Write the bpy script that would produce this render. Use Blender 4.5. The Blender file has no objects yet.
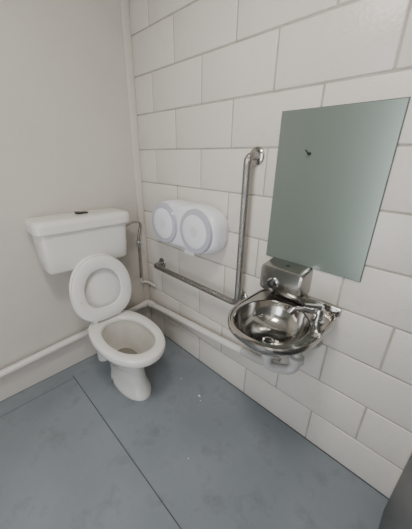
import bpy, bmesh, math, random
from mathutils import Vector, Matrix, Euler
random.seed(4)
SC=bpy.context.scene
def link(o,parent=None):
    SC.collection.objects.link(o)
    if parent: o.parent=parent
    return o
def empty(name):
    o=bpy.data.objects.new(name,None); return link(o)
# ---------- materials
def mat(name,col,rough=.5,metal=0.,bump=0.,bscale=40.,var=0.,vscale=4.,coat=0.,spec=None,col2=None,trans=0,detail=6,grime=None):
    m=bpy.data.materials.new(name); m.use_nodes=True
    nt=m.node_tree; b=nt.nodes["Principled BSDF"]
    b.inputs["Base Color"].default_value=(*col,1); b.inputs["Roughness"].default_value=rough
    b.inputs["Metallic"].default_value=metal; b.inputs["Coat Weight"].default_value=coat
    if spec is not None: b.inputs["Specular IOR Level"].default_value=spec
    if trans: b.inputs["Subsurface Weight"].default_value=trans; b.inputs["Subsurface Radius"].default_value=(.02,.02,.02)
    tc=nt.nodes.new("ShaderNodeTexCoord")
    if var or col2:
        n=nt.nodes.new("ShaderNodeTexNoise"); n.inputs["Scale"].default_value=vscale; n.inputs["Detail"].default_value=detail
        nt.links.new(tc.outputs["Object"],n.inputs["Vector"])
        r=nt.nodes.new("ShaderNodeValToRGB")
        r.color_ramp.elements[0].position=.3; r.color_ramp.elements[1].position=.7
        c2=col2 if col2 else tuple(c*(1-var) for c in col)
        r.color_ramp.elements[0].color=(*c2,1); r.color_ramp.elements[1].color=(*col,1)
        nt.links.new(n.outputs["Fac"],r.inputs["Fac"]); out=r.outputs["Color"]
        if grime:
            gc,gs,lo,hi,amt=grime
            g=nt.nodes.new("ShaderNodeTexNoise"); g.inputs["Scale"].default_value=gs; g.inputs["Detail"].default_value=12; g.inputs["Roughness"].default_value=.7
            nt.links.new(tc.outputs["Object"],g.inputs["Vector"])
            mr=nt.nodes.new("ShaderNodeMapRange"); mr.inputs[1].default_value=lo; mr.inputs[2].default_value=hi; mr.inputs[4].default_value=amt
            nt.links.new(g.outputs["Fac"],mr.inputs[0])
            mx=nt.nodes.new("ShaderNodeMix"); mx.data_type='RGBA'; mx.inputs[7].default_value=(*gc,1)
            nt.links.new(mr.outputs[0],mx.inputs[0]); nt.links.new(out,mx.inputs[6]); out=mx.outputs[2]
        nt.links.new(out,b.inputs["Base Color"])
    if bump:
        n=nt.nodes.new("ShaderNodeTexNoise"); n.inputs["Scale"].default_value=bscale; n.inputs["Detail"].default_value=4
        nt.links.new(tc.outputs["Object"],n.inputs["Vector"])
        bp=nt.nodes.new("ShaderNodeBump"); bp.inputs["Strength"].default_value=bump; bp.inputs["Distance"].default_value=.003
        nt.links.new(n.outputs["Fac"],bp.inputs["Height"]); nt.links.new(bp.outputs["Normal"],b.inputs["Normal"])
    return m
M_block=mat("painted_block",(.74,.70,.645),.34,bump=.45,bscale=80,var=.07,vscale=3,grime=((.50,.45,.39),6,.52,.8,.45))
M_mortar=mat("painted_mortar",(.50,.46,.41),.6,bump=.3,bscale=60,col2=(.36,.33,.29),vscale=9)
M_panel=mat("painted_panel",(.64,.605,.555),.33,bump=.06,bscale=25,var=.06,vscale=1.6,grime=((.46,.42,.37),3,.52,.85,.35))
M_trim=mat("trim_paint",(.69,.655,.60),.35)
M_floor=mat("floor_paint",(.255,.285,.312),.30,bump=.16,bscale=60,col2=(.205,.232,.256),vscale=3.5,detail=10,grime=((.12,.13,.135),7,.52,.74,.65))
M_joint=mat("floor_joint_fill",(.07,.075,.08),.7)
M_jlight=mat("floor_joint_light",(.15,.165,.175),.6)
M_porc=mat("porcelain",(.78,.765,.725),.13,coat=.4)
M_seat=mat("seat_plastic",(.80,.79,.765),.22)
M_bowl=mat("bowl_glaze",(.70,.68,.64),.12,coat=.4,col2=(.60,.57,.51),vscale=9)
M_water=mat("bowl_water",(.24,.225,.195),.03)
M_steel=mat("stainless_steel",(.48,.465,.44),.14,1.,bump=.08,bscale=22)
M_grip=mat("grip_steel",(.52,.50,.48),.22,1.,bump=1.0,bscale=260,col2=(.20,.19,.18),vscale=300)
M_chrome=mat("chrome",(.62,.62,.62),.08,1.)
M_brush=mat("brushed_steel",(.42,.405,.39),.2,1.,bump=.1,bscale=80)
M_black=mat("black_plastic",(.02,.02,.02),.35)
M_pvc=mat("pvc_pipe",(.72,.70,.66),.35)
M_pvc2=mat("pvc_fitting",(.50,.49,.475),.25)
M_disp=mat("dispenser_plastic",(.80,.81,.85),.18,trans=.15)
M_smoke=mat("dispenser_window",(.49,.49,.57),.08,coat=.5)
M_smoke2=mat("roll_core_shade",(.68,.68,.73),.3)
M_paper=mat("toilet_paper",(.86,.86,.86),.9,bump=.2,bscale=200)
M_mirror=mat("mirror_glass",(.285,.335,.30),.28,.6)
M_medge=mat("mirror_edge",(.12,.14,.13),.4)
M_ceil=mat("ceiling_paint",(.62,.60,.57),.6)
M_green=mat("green_grey_paint",(.30,.34,.32),.5,var=.05)
M_dark=mat("dark_grey_door",(.16,.17,.175),.5)
M_frame=mat("door_frame_paint",(.72,.70,.67),.35)
# ---------- geometry helpers
def mk(name,bm,mats,parent=None,smooth=True,ang=40):
    me=bpy.data.meshes.new(name); bmesh.ops.recalc_face_normals(bm,faces=bm.faces)
    bm.to_mesh(me); bm.free()
    for m in (mats if isinstance(mats,(list,tuple)) else [mats]): me.materials.append(m)
    o=bpy.data.objects.new(name,me); link(o,parent)
    if smooth:
        for p in me.polygons: p.use_smooth=True
        me.set_sharp_from_angle(angle=math.radians(ang))
    return o
def addbox(bm,a,b,bev=0,seg=2,mi=0):
    t=bmesh.new()
    bmesh.ops.create_cube(t,size=1)
    for v in t.verts:
        v.co=Vector([(a[i]+b[i])/2+v.co[i]*(b[i]-a[i]) for i in range(3)])
    if bev: bmesh.ops.bevel(t,geom=t.edges[:],offset=bev,segments=seg,affect='EDGES',profile=.5)
    me=bpy.data.meshes.new("t"); 
    for f in t.faces: f.material_index=mi
    t.to_mesh(me); t.free(); bm.from_mesh(me); bpy.data.meshes.remove(me)
def box(name,a,b,m,parent=None,bev=0,seg=2):
    bm=bmesh.new(); addbox(bm,a,b,bev,seg); return mk(name,bm,m,parent,smooth=bev>0)
def fillet(pts,r,n=8):
    pts=[Vector(p) for p in pts]; out=[pts[0]]
    for i in range(1,len(pts)-1):
        p=pts[i]; a=(pts[i-1]-p); b=(pts[i+1]-p)
        ang=a.angle(b); d=min(r/math.tan(ang/2) if ang>.01 else 0,a.length*.49,b.length*.49)
        A=p+a.normalized()*d; B=p+b.normalized()*d
        for k in range(n+1):
            t=k/n; out.append((1-t)**2*A+2*t*(1-t)*p+t*t*B)
    out.append(pts[-1]); return out
def addtube(bm,pts,r,seg=20,cap=True,mi=0):
    pts=[Vector(p) for p in pts]; n=len(pts)
    rr=r if isinstance(r,(list,tuple)) else [r]*n
    T=[(pts[min(i+1,n-1)]-pts[max(i-1,0)]).normalized() for i in range(n)]
    N=T[0].orthogonal().normalized(); rings=[]
    for i in range(n):
        N=(N-T[i]*N.dot(T[i])).normalized(); B=T[i].cross(N)
        rings.append([bm.verts.new(pts[i]+(N*math.cos(a)+B*math.sin(a))*rr[i]) for a in [2*math.pi*k/seg for k in range(seg)]])
    for i in range(n-1):
        for k in range(seg):
            f=bm.faces.new((rings[i][k],rings[i][(k+1)%seg],rings[i+1][(k+1)%seg],rings[i+1][k])); f.material_index=mi
    if cap:
        bm.faces.new(rings[0][::-1]).material_index=mi; bm.faces.new(rings[-1]).material_index=mi
def tube(name,pts,r,m,parent=None,fr=0,seg=20):
    bm=bmesh.new(); addtube(bm,fillet(pts,fr) if fr else pts,r,seg); return mk(name,bm,m,parent)
def revolve(name,base,axis,prof,m,parent=None,seg=32):
    base=Vector(base); axis=Vector(axis).normalized(); N=axis.orthogonal().normalized(); B=axis.cross(N)
    bm=bmesh.new(); rings=[]
    for d,r in prof:
        rings.append([bm.verts.new(base+axis*d+(N*math.cos(a)+B*math.sin(a))*max(r,1e-4)) for a in [2*math.pi*k/seg for k in range(seg)]])
    for i in range(len(rings)-1):
        for k in range(seg): bm.faces.new((rings[i][k],rings[i][(k+1)%seg],rings[i+1][(k+1)%seg],rings[i+1][k]))
    bm.faces.new(rings[0][::-1]); bm.faces.new(rings[-1])
    return mk(name,bm,m,parent)
def loft(name,rings,m,parent=None,cap0=True,cap1=True,mis=None,ang=40):
    bm=bmesh.new(); R=[[bm.verts.new(p) for p in r] for r in rings]; s=len(R[0])
    for i in range(len(R)-1):
        for k in range(s):
            f=bm.faces.new((R[i][k],R[i][(k+1)%s],R[i+1][(k+1)%s],R[i+1][k]))
            if mis: f.material_index=mis[i]
    if cap0: bm.faces.new(R[0][::-1])
    if cap1:
        f=bm.faces.new(R[-1]); 
        if mis: f.material_index=mis[-1]
    return mk(name,bm,m,parent,ang=ang)
def sup(t,a,b,n):
    c,s=math.cos(t),math.sin(t)
    return a*math.copysign(abs(c)**(2/n),c), b*math.copysign(abs(s)**(2/n),s)

# ---------- ROOM
XR=1.765; YF=-2.05; H=2.5
bm=bmesh.new()
addbox(bm,(0,.0035,0),(XR+.1,.12,H),mi=1)
for r in range(13):
    z0=-.0018+.2*r; 
    off=.3811 if r%2==1 else .5811
    x=off-.8
    while x<XR:
        a=max(x+.003,.0); b=min(x+.397,XR+.1)
        if b-a>.02: addbox(bm,(a,0,max(z0+.003,0)),(b,.03,min(z0+.197,H)),.005,3)
        x+=.4
mk("wall_back",bm,[M_block,M_mortar])
box("wall_left",(-.1,YF-.1,0),(0,.12,H),M_panel)
box("floor",(-.1,YF-.6,-.1),(XR+.1,.12,0),M_floor)
box("ceiling",(-.1,YF-.1,H),(XR+.1,.12,H+.1),M_ceil)
bm=bmesh.new()
addbox(bm,(0,YF-.1,0),(1.12,YF,H)); addbox(bm,(1.12,YF-.1,2.08),(XR,YF,H))
mk("wall_front",bm,M_green,smooth=False)
box("wall_right",(XR,YF-.1,0),(XR+.1,0,H),M_frame)
box("door_1",(XR-.016,-.95,.01),(XR-.002,-.07,2.05),M_dark,bev=.002)
box("trim_1",(0,-.052,0),(.009,-.0005,H),M_trim,bev=.003)
bm=bmesh.new()
addbox(bm,(.095,-.696,0),(XR,-.692,.0010)); addbox(bm,(.0,-.003,0),(XR,0,.002))
mk("trim_2",bm,M_joint,smooth=False)
bm=bmesh.new()
addbox(bm,(.115,YF,0),(.119,-.697,.0010)); addbox(bm,(.0,YF,0),(.004,0,.002))
mk("trim_3",bm,M_jlight,smooth=False)

# ---------- TOILET
YC=-.462
toilet=empty("toilet")
def egg(z,xb,xf,hw,n=56,yc=None,tw=.5,sq=2.3):
    if yc is None: yc=YC+.014*max(0,min(1,(.33-z)/.25)) if hw>.07 else YC
    xc=xb+(xf-xb)*tw; out=[]
    for k in range(n):
        t=2*math.pi*k/n
        if math.cos(t)>=0: x,y=sup(t,xf-xc,hw,2.1)
        else: x,y=sup(t,xc-xb,hw,sq)
        out.append(Vector((xc+x,yc+y,z)))
    return out
pr=[(0,.22,.592,.090),(.012,.22,.594,.092),(.03,.22,.590,.089),(.05,.222,.572,.082),(.09,.22,.552,.078),(.15,.21,.545,.081),(.20,.20,.555,.092),(.25,.19,.588,.113),(.30,.18,.635,.136),(.345,.175,.682,.153),(.365,.17,.706,.159),(.372,.17,.724,.168),(.385,.17,.731,.172),(.41,.17,.733,.173),(.419,.173,.729,.170),(.423,.18,.721,.163)]
pin=[(.423,.275,.675,.128),(.418,.281,.668,.122),(.40,.284,.665,.119),(.385,.28,.673,.125),(.36,.29,.66,.118),(.32,.295,.635,.106),(.27,.305,.595,.09),(.23,.31,.545,.075),(.20,.33,.50,.062),(.19,.34,.49,.055),(.15,.37,.46,.04)]
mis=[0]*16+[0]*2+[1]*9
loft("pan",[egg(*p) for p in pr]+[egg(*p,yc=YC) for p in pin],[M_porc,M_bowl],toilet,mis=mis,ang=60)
loft("water",[egg(.215,.325,.515,.066,yc=YC),egg(.2155,.325,.515,.066,yc=YC)],M_water,toilet)
tube("trap_outlet",[(.25,YC,.22),(.13,YC,.24),(.075,YC,.15),(.075,YC,0)],.047,M_porc,toilet,fr=.08,seg=24)
tube("flush_pipe",[(.20,YC,.36),(.10,YC,.36),(.10,YC,.78)],.022,M_pvc,toilet,fr=.05)
tube("flush_collar",[(.20,YC,.36),(.145,YC,.36)],.034,M_porc,toilet)
for s in(-1,1): revolve("floor_screw",(.34,YC+.014+s*.083,.005),(0,0,1),[(0,.012),(.03,.010),(.033,.004)],M_chrome,toilet,12)
YCS=-.472
def raised(name,off,th,length,hw,hole=None,zb=.436):
    base=Vector((.262+off,YCS,zb)); tilt=math.radians(7.5)
    U=Vector((-math.sin(tilt),0,math.cos(tilt))); Nn=Vector((math.cos(tilt),0,math.sin(tilt)))
    def ring(sc,d,l0=0,l1=length,w=hw):
        res=[]
        c=l0+(l1-l0)*.46
        for k in range(56):
            t=2*math.pi*k/56
            if math.cos(t)>=0: x,y=sup(t,l1-c-sc,w-sc,2.1)
            else: x,y=sup(t,c-l0-sc,w-sc,2.9 if not hole else 2.5)
            res.append(base+U*(c+x)+Vector((0,1,0))*y+Nn*d)
        return res
    if not hole:
        return loft(name,[ring(.006,0),ring(.001,.003),ring(0,th*.5),ring(.001,th-.003),ring(.006,th)],M_seat,toilet,ang=60)
    h0,h1,hw2=hole
    R=[ring(.006,0),ring(.001,.004),ring(0,th*.5),ring(.001,th-.004),ring(.006,th),
       ring(-.006,th,h0,h1,hw2),ring(-.001,th-.004,h0,h1,hw2),ring(0,th*.5,h0,h1,hw2),ring(-.001,.004,h0,h1,hw2),ring(-.006,0,h0,h1,hw2),ring(.006,0)]
    return loft(name,R,M_seat,toilet,cap0=False,cap1=False,ang=60)
raised("lid",-.030,.014,.395,.176)
raised("seat",0,.022,.39,.178,hole=(.08,.315,.108))
for s in(-1,1):
    tube("hinge",[(.235,YCS+s*.075-.018,.445),(.235,YCS+s*.075+.018,.445)],.013,M_seat,toilet)
    box("hinge_foot",(.222,YCS+s*.075-.012,.42),(.262,YCS+s*.075+.012,.452),M_seat,toilet,bev=.004)
for s in(-1,1):
    b=Vector((.262,YCS+s*.14,.44+.15)); b.x-=.15*math.tan(math.radians(7.5))
    revolve("buffer",b+Vector((.020,0,0)),(1,0,.13),[(0,.007),(.006,.006)],M_pvc,toilet,12)
def rr(z,x0,x1,y0,y1,n=7,s=64):
    cx,cy=(x0+x1)/2,(y0+y1)/2; o=[]
    for k in range(s):
        x,y=sup(2*math.pi*(k+.5)/s,(x1-x0)/2,(y1-y0)/2,n); o.append(Vector((cx+x,cy+y,z)))
    return o
YK=-.482
R=[]
for z,xf,hw,xb in [(.757,.165,.212,.03),(.761,.178,.224,.025),(.775,.187,.232,.02),(.86,.191,.238,.02),(1.0,.195,.245,.02)]: R.append(rr(z,xb,xf,YK-hw,YK+hw))
loft("cistern",R,M_porc,toilet,ang=50)
R=[]
for z,d in [(.985,.004),(.987,0),(1.02,-.0015),(1.036,.001),(1.046,.008),(1.050,.02),(1.0515,.05)]: R.append(rr(z,.008+d*.7,.212-d,YK-.260+d,YK+.260-d,8))
loft("cistern_lid",R,M_porc,toilet,ang=50)
o=revolve("button_ring",(.105,YK+.01,1.050),(0,0,1),[(0,.030),(.004,.030),(.005,.027)],M_chrome,toilet)
for v in o.data.vertices: v.co.y=YK+.01+(v.co.y-YK-.01)*1.25
box("button_full",(.080,YK-.020,1.052),(.130,YK+.008,1.063),M_black,toilet,bev=.003)
box("button_half",(.084,YK+.012,1.052),(.126,YK+.040,1.060),M_black,toilet,bev=.003)
sup_=empty("water_supply_pipe")
tube("riser",[(.10,-.222,.93),(.10,-.15,.955),(.055,-.06,.93),(.04,-.085,.82),(.03,-.085,.50)],.008,M_brush,sup_,fr=.05,seg=12)
tube("wall_tube",[(.03,-.085,.50),(.03,-.085,.46),(.03,-.03,.45),(.12,-.02,.44)],.009,M_pvc,sup_,fr=.03,seg=12)
revolve("stop_valve",(.035,-.085,.80),(0,0,-1),[(0,.011),(.01,.014),(.04,.014),(.05,.010)],M_chrome,sup_,12)
revolve("valve_handle",(.045,-.085,.78),(1,0,0),[(0,.006),(.02,.006),(.021,.013),(.03,.012)],M_chrome,sup_,12)

# ---------- PIPES
wp=empty("waste_pipe")
tube("left_run",[(.042,YF+.01,.152),(.042,-.085,.270)],.021,M_pvc,wp)
wp2=empty("waste_pipe.001")
tube("back_run",[(.10,-.045,.277),(.97,-.045,.349)],.021,M_pvc,wp2)
tube("elbow",[(.042,-.10,.268),(.042,-.045,.272),(.11,-.045,.278)],.026,M_pvc,wp2,fr=.05)
# ---------- WASH BASIN
basin=empty("wash_basin")
DXC,DYC=1.215,-.215
revolve("trap_tail",(DXC,DYC,.652),(0,0,-1),[(0,.034),(.014,.034),(.016,.024),(.05,.022)],M_pvc2,basin)
tube("trap_u_bend",[(DXC,DYC,.61),(DXC,DYC,.52),(DXC+.10,DYC+.06,.52),(DXC+.10,DYC+.06,.61),(DXC+.06,-.06,.61),(DXC+.0,-.045,.40),(1.08,-.045,.358),(.972,-.045,.3495)],.021,M_pvc2,basin,fr=.045)
revolve("trap_nut",(DXC,DYC,.615),(0,0,-1),[(0,.026),(.003,.033),(.028,.033),(.03,.026)],M_pvc2,basin,10)
revolve("trap_nut",(DXC+.10,DYC+.06,.60),(0,0,-1),[(0,.026),(.003,.032),(.028,.032),(.03,.026)],M_pvc2,basin,10)
tube("supply_hose",[(1.35,-.12,.74),(1.35,-.12,.64),(1.35,-.03,.60),(1.35,-.002,.60)],.010,M_pvc2,basin,fr=.03,seg=12)
revolve("supply_nut",(1.35,-.12,.745),(0,0,-1),[(0,.022),(.03,.022),(.034,.014)],M_pvc2,basin,8)
BX=1.226;ZB=.77
def deck(z,d,n=72):
    o=[]
    for k in range(n):
        t=2*math.pi*(k+.5)/n; c,s=math.cos(t),math.sin(t)
        if s<0: x,y=sup(t,.178-d,.205-d,2.15); y-=.205
        else: x,y=sup(t,.178-d,.203-d,9); y-=.205
        o.append(Vector((BX+x,y,z)))
    return o
def bowl(z,rx,ry,n=72):
    o=[]
    for k in range(n):
        t=2*math.pi*(k+.5)/n; x,y=sup(t,rx,ry,2.15); o.append(Vector((BX-.010+x,-.226+y,z)))
    return o
R=[bowl(ZB-.118,.03,.03),bowl(ZB-.112,.07,.07),bowl(ZB-.09,.108,.115),bowl(ZB-.05,.138,.15),bowl(ZB-.012,.146,.158),
   deck(ZB-.014,.006),deck(ZB-.018,.001),deck(ZB-.012,-.001),deck(ZB-.001,0),deck(ZB+.003,.004),deck(ZB+.002,.009),deck(ZB-.003,.013),deck(ZB-.004,.017),
   bowl(ZB-.004,.142,.155),bowl(ZB-.007,.138,.151),bowl(ZB-.02,.135,.148),bowl(ZB-.055,.126,.138),bowl(ZB-.088,.10,.108),bowl(ZB-.104,.065,.065),bowl(ZB-.109,.035,.035),bowl(ZB-.110,.01,.01)]
loft("bowl",R,M_steel,basin,ang=35)
box("upstand",(BX-.176,-.008,ZB-.006),(BX+.176,-.0005,ZB+.028),M_steel,basin,bev=.003)
revolve("drain_flange",(BX-.010,-.226,ZB-.110),(0,0,1),[(0,.026),(.003,.026),(.004,.022),(.001,.018)],M_chrome,basin)
revolve("drain_hole",(BX-.010,-.226,ZB-.1085),(0,0,1),[(0,.017),(.0035,.017)],M_black,basin)
TX,TY=1.350,-.105
revolve("tap_body",(TX,TY,ZB-.004),(0,0,1),[(0,.026),(.006,.026),(.009,.018),(.03,.017),(.034,.021),(.052,.021),(.058,.016)],M_chrome,basin)
tube("tap_spout",fillet([(TX,TY,ZB+.03),(TX-.05,TY-.03,ZB+.040),(TX-.085,TY-.055,ZB+.036),(TX-.09,TY-.06,ZB+.018)],.02),.011,M_chrome,basin)
tube("tap_lever",[(TX,TY,ZB+.058),(TX-.02,TY-.02,ZB+.062),(TX-.045,TY-.045,ZB+.068)],[.012,.009,.007],M_chrome,basin,seg=14)

# ---------- SOAP DISPENSER
soap=empty("soap_dispenser")
def xz(y,x0,x1,z0,z1,n=9,s=48):
    o=[]
    for k in range(s):
        x,z=sup(2*math.pi*(k+.5)/s,(x1-x0)/2,(z1-z0)/2,n); o.append(Vector(((x0+x1)/2+x,y,(z0+z1)/2+z)))
    return o
loft("case",[xz(0,1.065,1.262,.805,.937),xz(-.085,1.065,1.262,.805,.927),xz(-.093,1.068,1.259,.808,.922),xz(-.096,1.075,1.252,.815,.914)],M_brush,soap,ang=30)
revolve("push_button_collar",(1.135,-.094,.855),(0,-1,0),[(0,.025),(.008,.024),(.010,.018)],M_chrome,soap)
revolve("push_button",(1.135,-.10,.855),(0,-1,0),[(0,.017),(.02,.017),(.024,.012)],M_black,soap)
tube("nozzle",[(1.135,-.08,.812),(1.135,-.08,.80),(1.135,-.10,.795)],.008,M_black,soap,seg=12)
revolve("lock",(1.17,-.05,.930),(0,0,1),[(0,.009),(.003,.008)],M_black,soap)

# ---------- MIRROR
mir=empty("wall_mirror")
box("backing",(1.0325,-.004,.9325),(1.4405,-.0008,1.5265),M_medge,mir)
box("glass",(1.035,-.007,.935),(1.438,-.004,1.524),M_mirror,mir,bev=.0008,seg=1)
tube("hook",[(1.170,-.007,1.375),(1.170,-.015,1.372),(1.160,-.026,1.388)],.0024,M_black,mir,seg=8)
revolve("hook_plate",(1.170,-.007,1.375),(0,-1,0),[(0,.006),(.002,.005)],M_black,mir,12)

# ---------- GRAB RAIL
rail=empty("grab_rail")
path=[(.933,-.002,1.365),(.933,-.07,1.365),(.933,-.07,.648)]
bm=bmesh.new(); addtube(bm,fillet(path,.045)[:-1]+[Vector((.933,-.07,.75))],.0165,22); mk("upper_bend",bm,M_grip,rail)
tube("lower_rail",[(.933,-.07,.75),(.933,-.07,.648),(.20,-.07,.648),(.20,-.002,.648)],.0165,M_grip,rail,fr=.045,seg=22)
tube("corner_post",[(.915,-.07,.66),(.915,-.002,.66)],.013,M_steel,rail)
for p in [(.933,1.365),(.915,.66),(.20,.648)]:
    revolve("flange",(p[0],-.0005,p[1]),(0,-1,0),[(0,.038),(.005,.038),(.010,.033),(.013,.02)],M_steel,rail)

# ---------- TOILET ROLL DISPENSER
dsp=empty("toilet_roll_dispenser")
DX,DZ=.540,.993
def dx(y,d,a=.268,b=.137):
    o=[]
    for k in range(72):
        x,z=sup(2*math.pi*(k+.5)/72,a-d,b-d,3.2)
        z*=1-.06*math.exp(-(x/.06)**2)
        o.append(Vector((DX+x,y,DZ+z)))
    return o
loft("case",[dx(-.0005,.012),dx(-.03,.008),dx(-.034,0),(dx(-.075,0)),dx(-.10,.006),dx(-.115,.018),dx(-.12,.03),dx(-.123,.05)],M_disp,dsp,ang=50)
for s in(-1,1):
    c=(DX+s*.132,-.118,DZ+.002)
    revolve("window_ring",c,(0,-1,0),[(0,.118),(.010,.117),(.015,.113),(.016,.108)],M_smoke,dsp,48)
    revolve("roll_window",(c[0],-.132,c[2]),(0,-1,0),[(0,.090),(.004,.089),(.006,.084),(.006,.03)],M_disp,dsp,48)
    revolve("roll_core",(c[0],-.137,c[2]),(0,-1,0),[(0,.028),(.0015,.027)],M_smoke2,dsp,32)
box("centre_rib",(DX-.008,-.128,DZ-.10),(DX+.008,-.11,DZ+.115),M_disp,dsp,bev=.006)
bm=bmesh.new(); addbox(bm,(DX+.0,-.085,.835),(DX+.08,-.083,.865)); mk("paper_tail",bm,M_paper,dsp,smooth=False)

# paper scraps on floor
bm=bmesh.new()
for (x,y,s) in [(.80,-.21,.012),(.83,-.23,.006),(1.02,-.5,.004),(.62,-.2,.005)]:
    a=random.random()*3; pts=[]
    for k in range(6):
        t=a+k*math.pi/3; r=s*random.uniform(.6,1.1); pts.append(bm.verts.new((x+r*math.cos(t),y+r*math.sin(t)*.6,.0012)))
    bm.faces.new(pts)
g=bmesh.ops.extrude_face_region(bm,geom=bm.faces[:]); 
for v in g['geom']:
    if isinstance(v,bmesh.types.BMVert): v.co.z=.0001
mk("paper_scraps",bm,M_paper,smooth=False)

# ---------- CEILING LAMP + LIGHTS
lamp=empty("ceiling_lamp")
revolve("base",(1.15,-1.15,2.499),(0,0,-1),[(0,.17),(.02,.17),(.022,.15)],M_frame,lamp)
M_em=bpy.data.materials.new("diffuser_glow"); M_em.use_nodes=True
b=M_em.node_tree.nodes["Principled BSDF"]; b.inputs["Emission Color"].default_value=(1,.95,.86,1); b.inputs["Emission Strength"].default_value=2
revolve("diffuser",(1.15,-1.15,2.478),(0,0,-1),[(0,.15),(.03,.145),(.05,.12),(.06,.06)],M_em,lamp)
def area(name,loc,rot,sx,sy,e,col):
    l=bpy.data.lights.new(name,'AREA'); l.shape='RECTANGLE'; l.size=sx; l.size_y=sy; l.energy=e; l.color=col
    o=bpy.data.objects.new(name,l); o.location=loc; o.rotation_euler=rot; link(o); return o
area("lamp_light",(1.3,-1.0,2.40),(0,0,0),.35,.3,17,(1,.945,.875))
area("doorway_daylight",(1.44,YF-.02,1.1),(math.radians(90),0,0),.62,1.9,18,(.95,.97,1))
w=bpy.data.worlds.new("w"); SC.world=w; w.use_nodes=True
bg=w.node_tree.nodes["Background"]; sk=w.node_tree.nodes.new("ShaderNodeTexSky"); sk.sky_type='NISHITA'; sk.sun_disc=False; sk.sun_elevation=math.radians(40)
w.node_tree.links.new(sk.outputs[0],bg.inputs[0]); bg.inputs[1].default_value=.12
cam=bpy.data.cameras.new("camera"); co=bpy.data.objects.new("camera",cam); link(co)
co.location=(1.6255,-1.0357,1.3492); co.rotation_euler=(1.1835,-.0179,.7701)
cam.sensor_fit='VERTICAL'; cam.sensor_height=36; cam.lens=258.2/529*36; cam.clip_start=.01
SC.camera=co
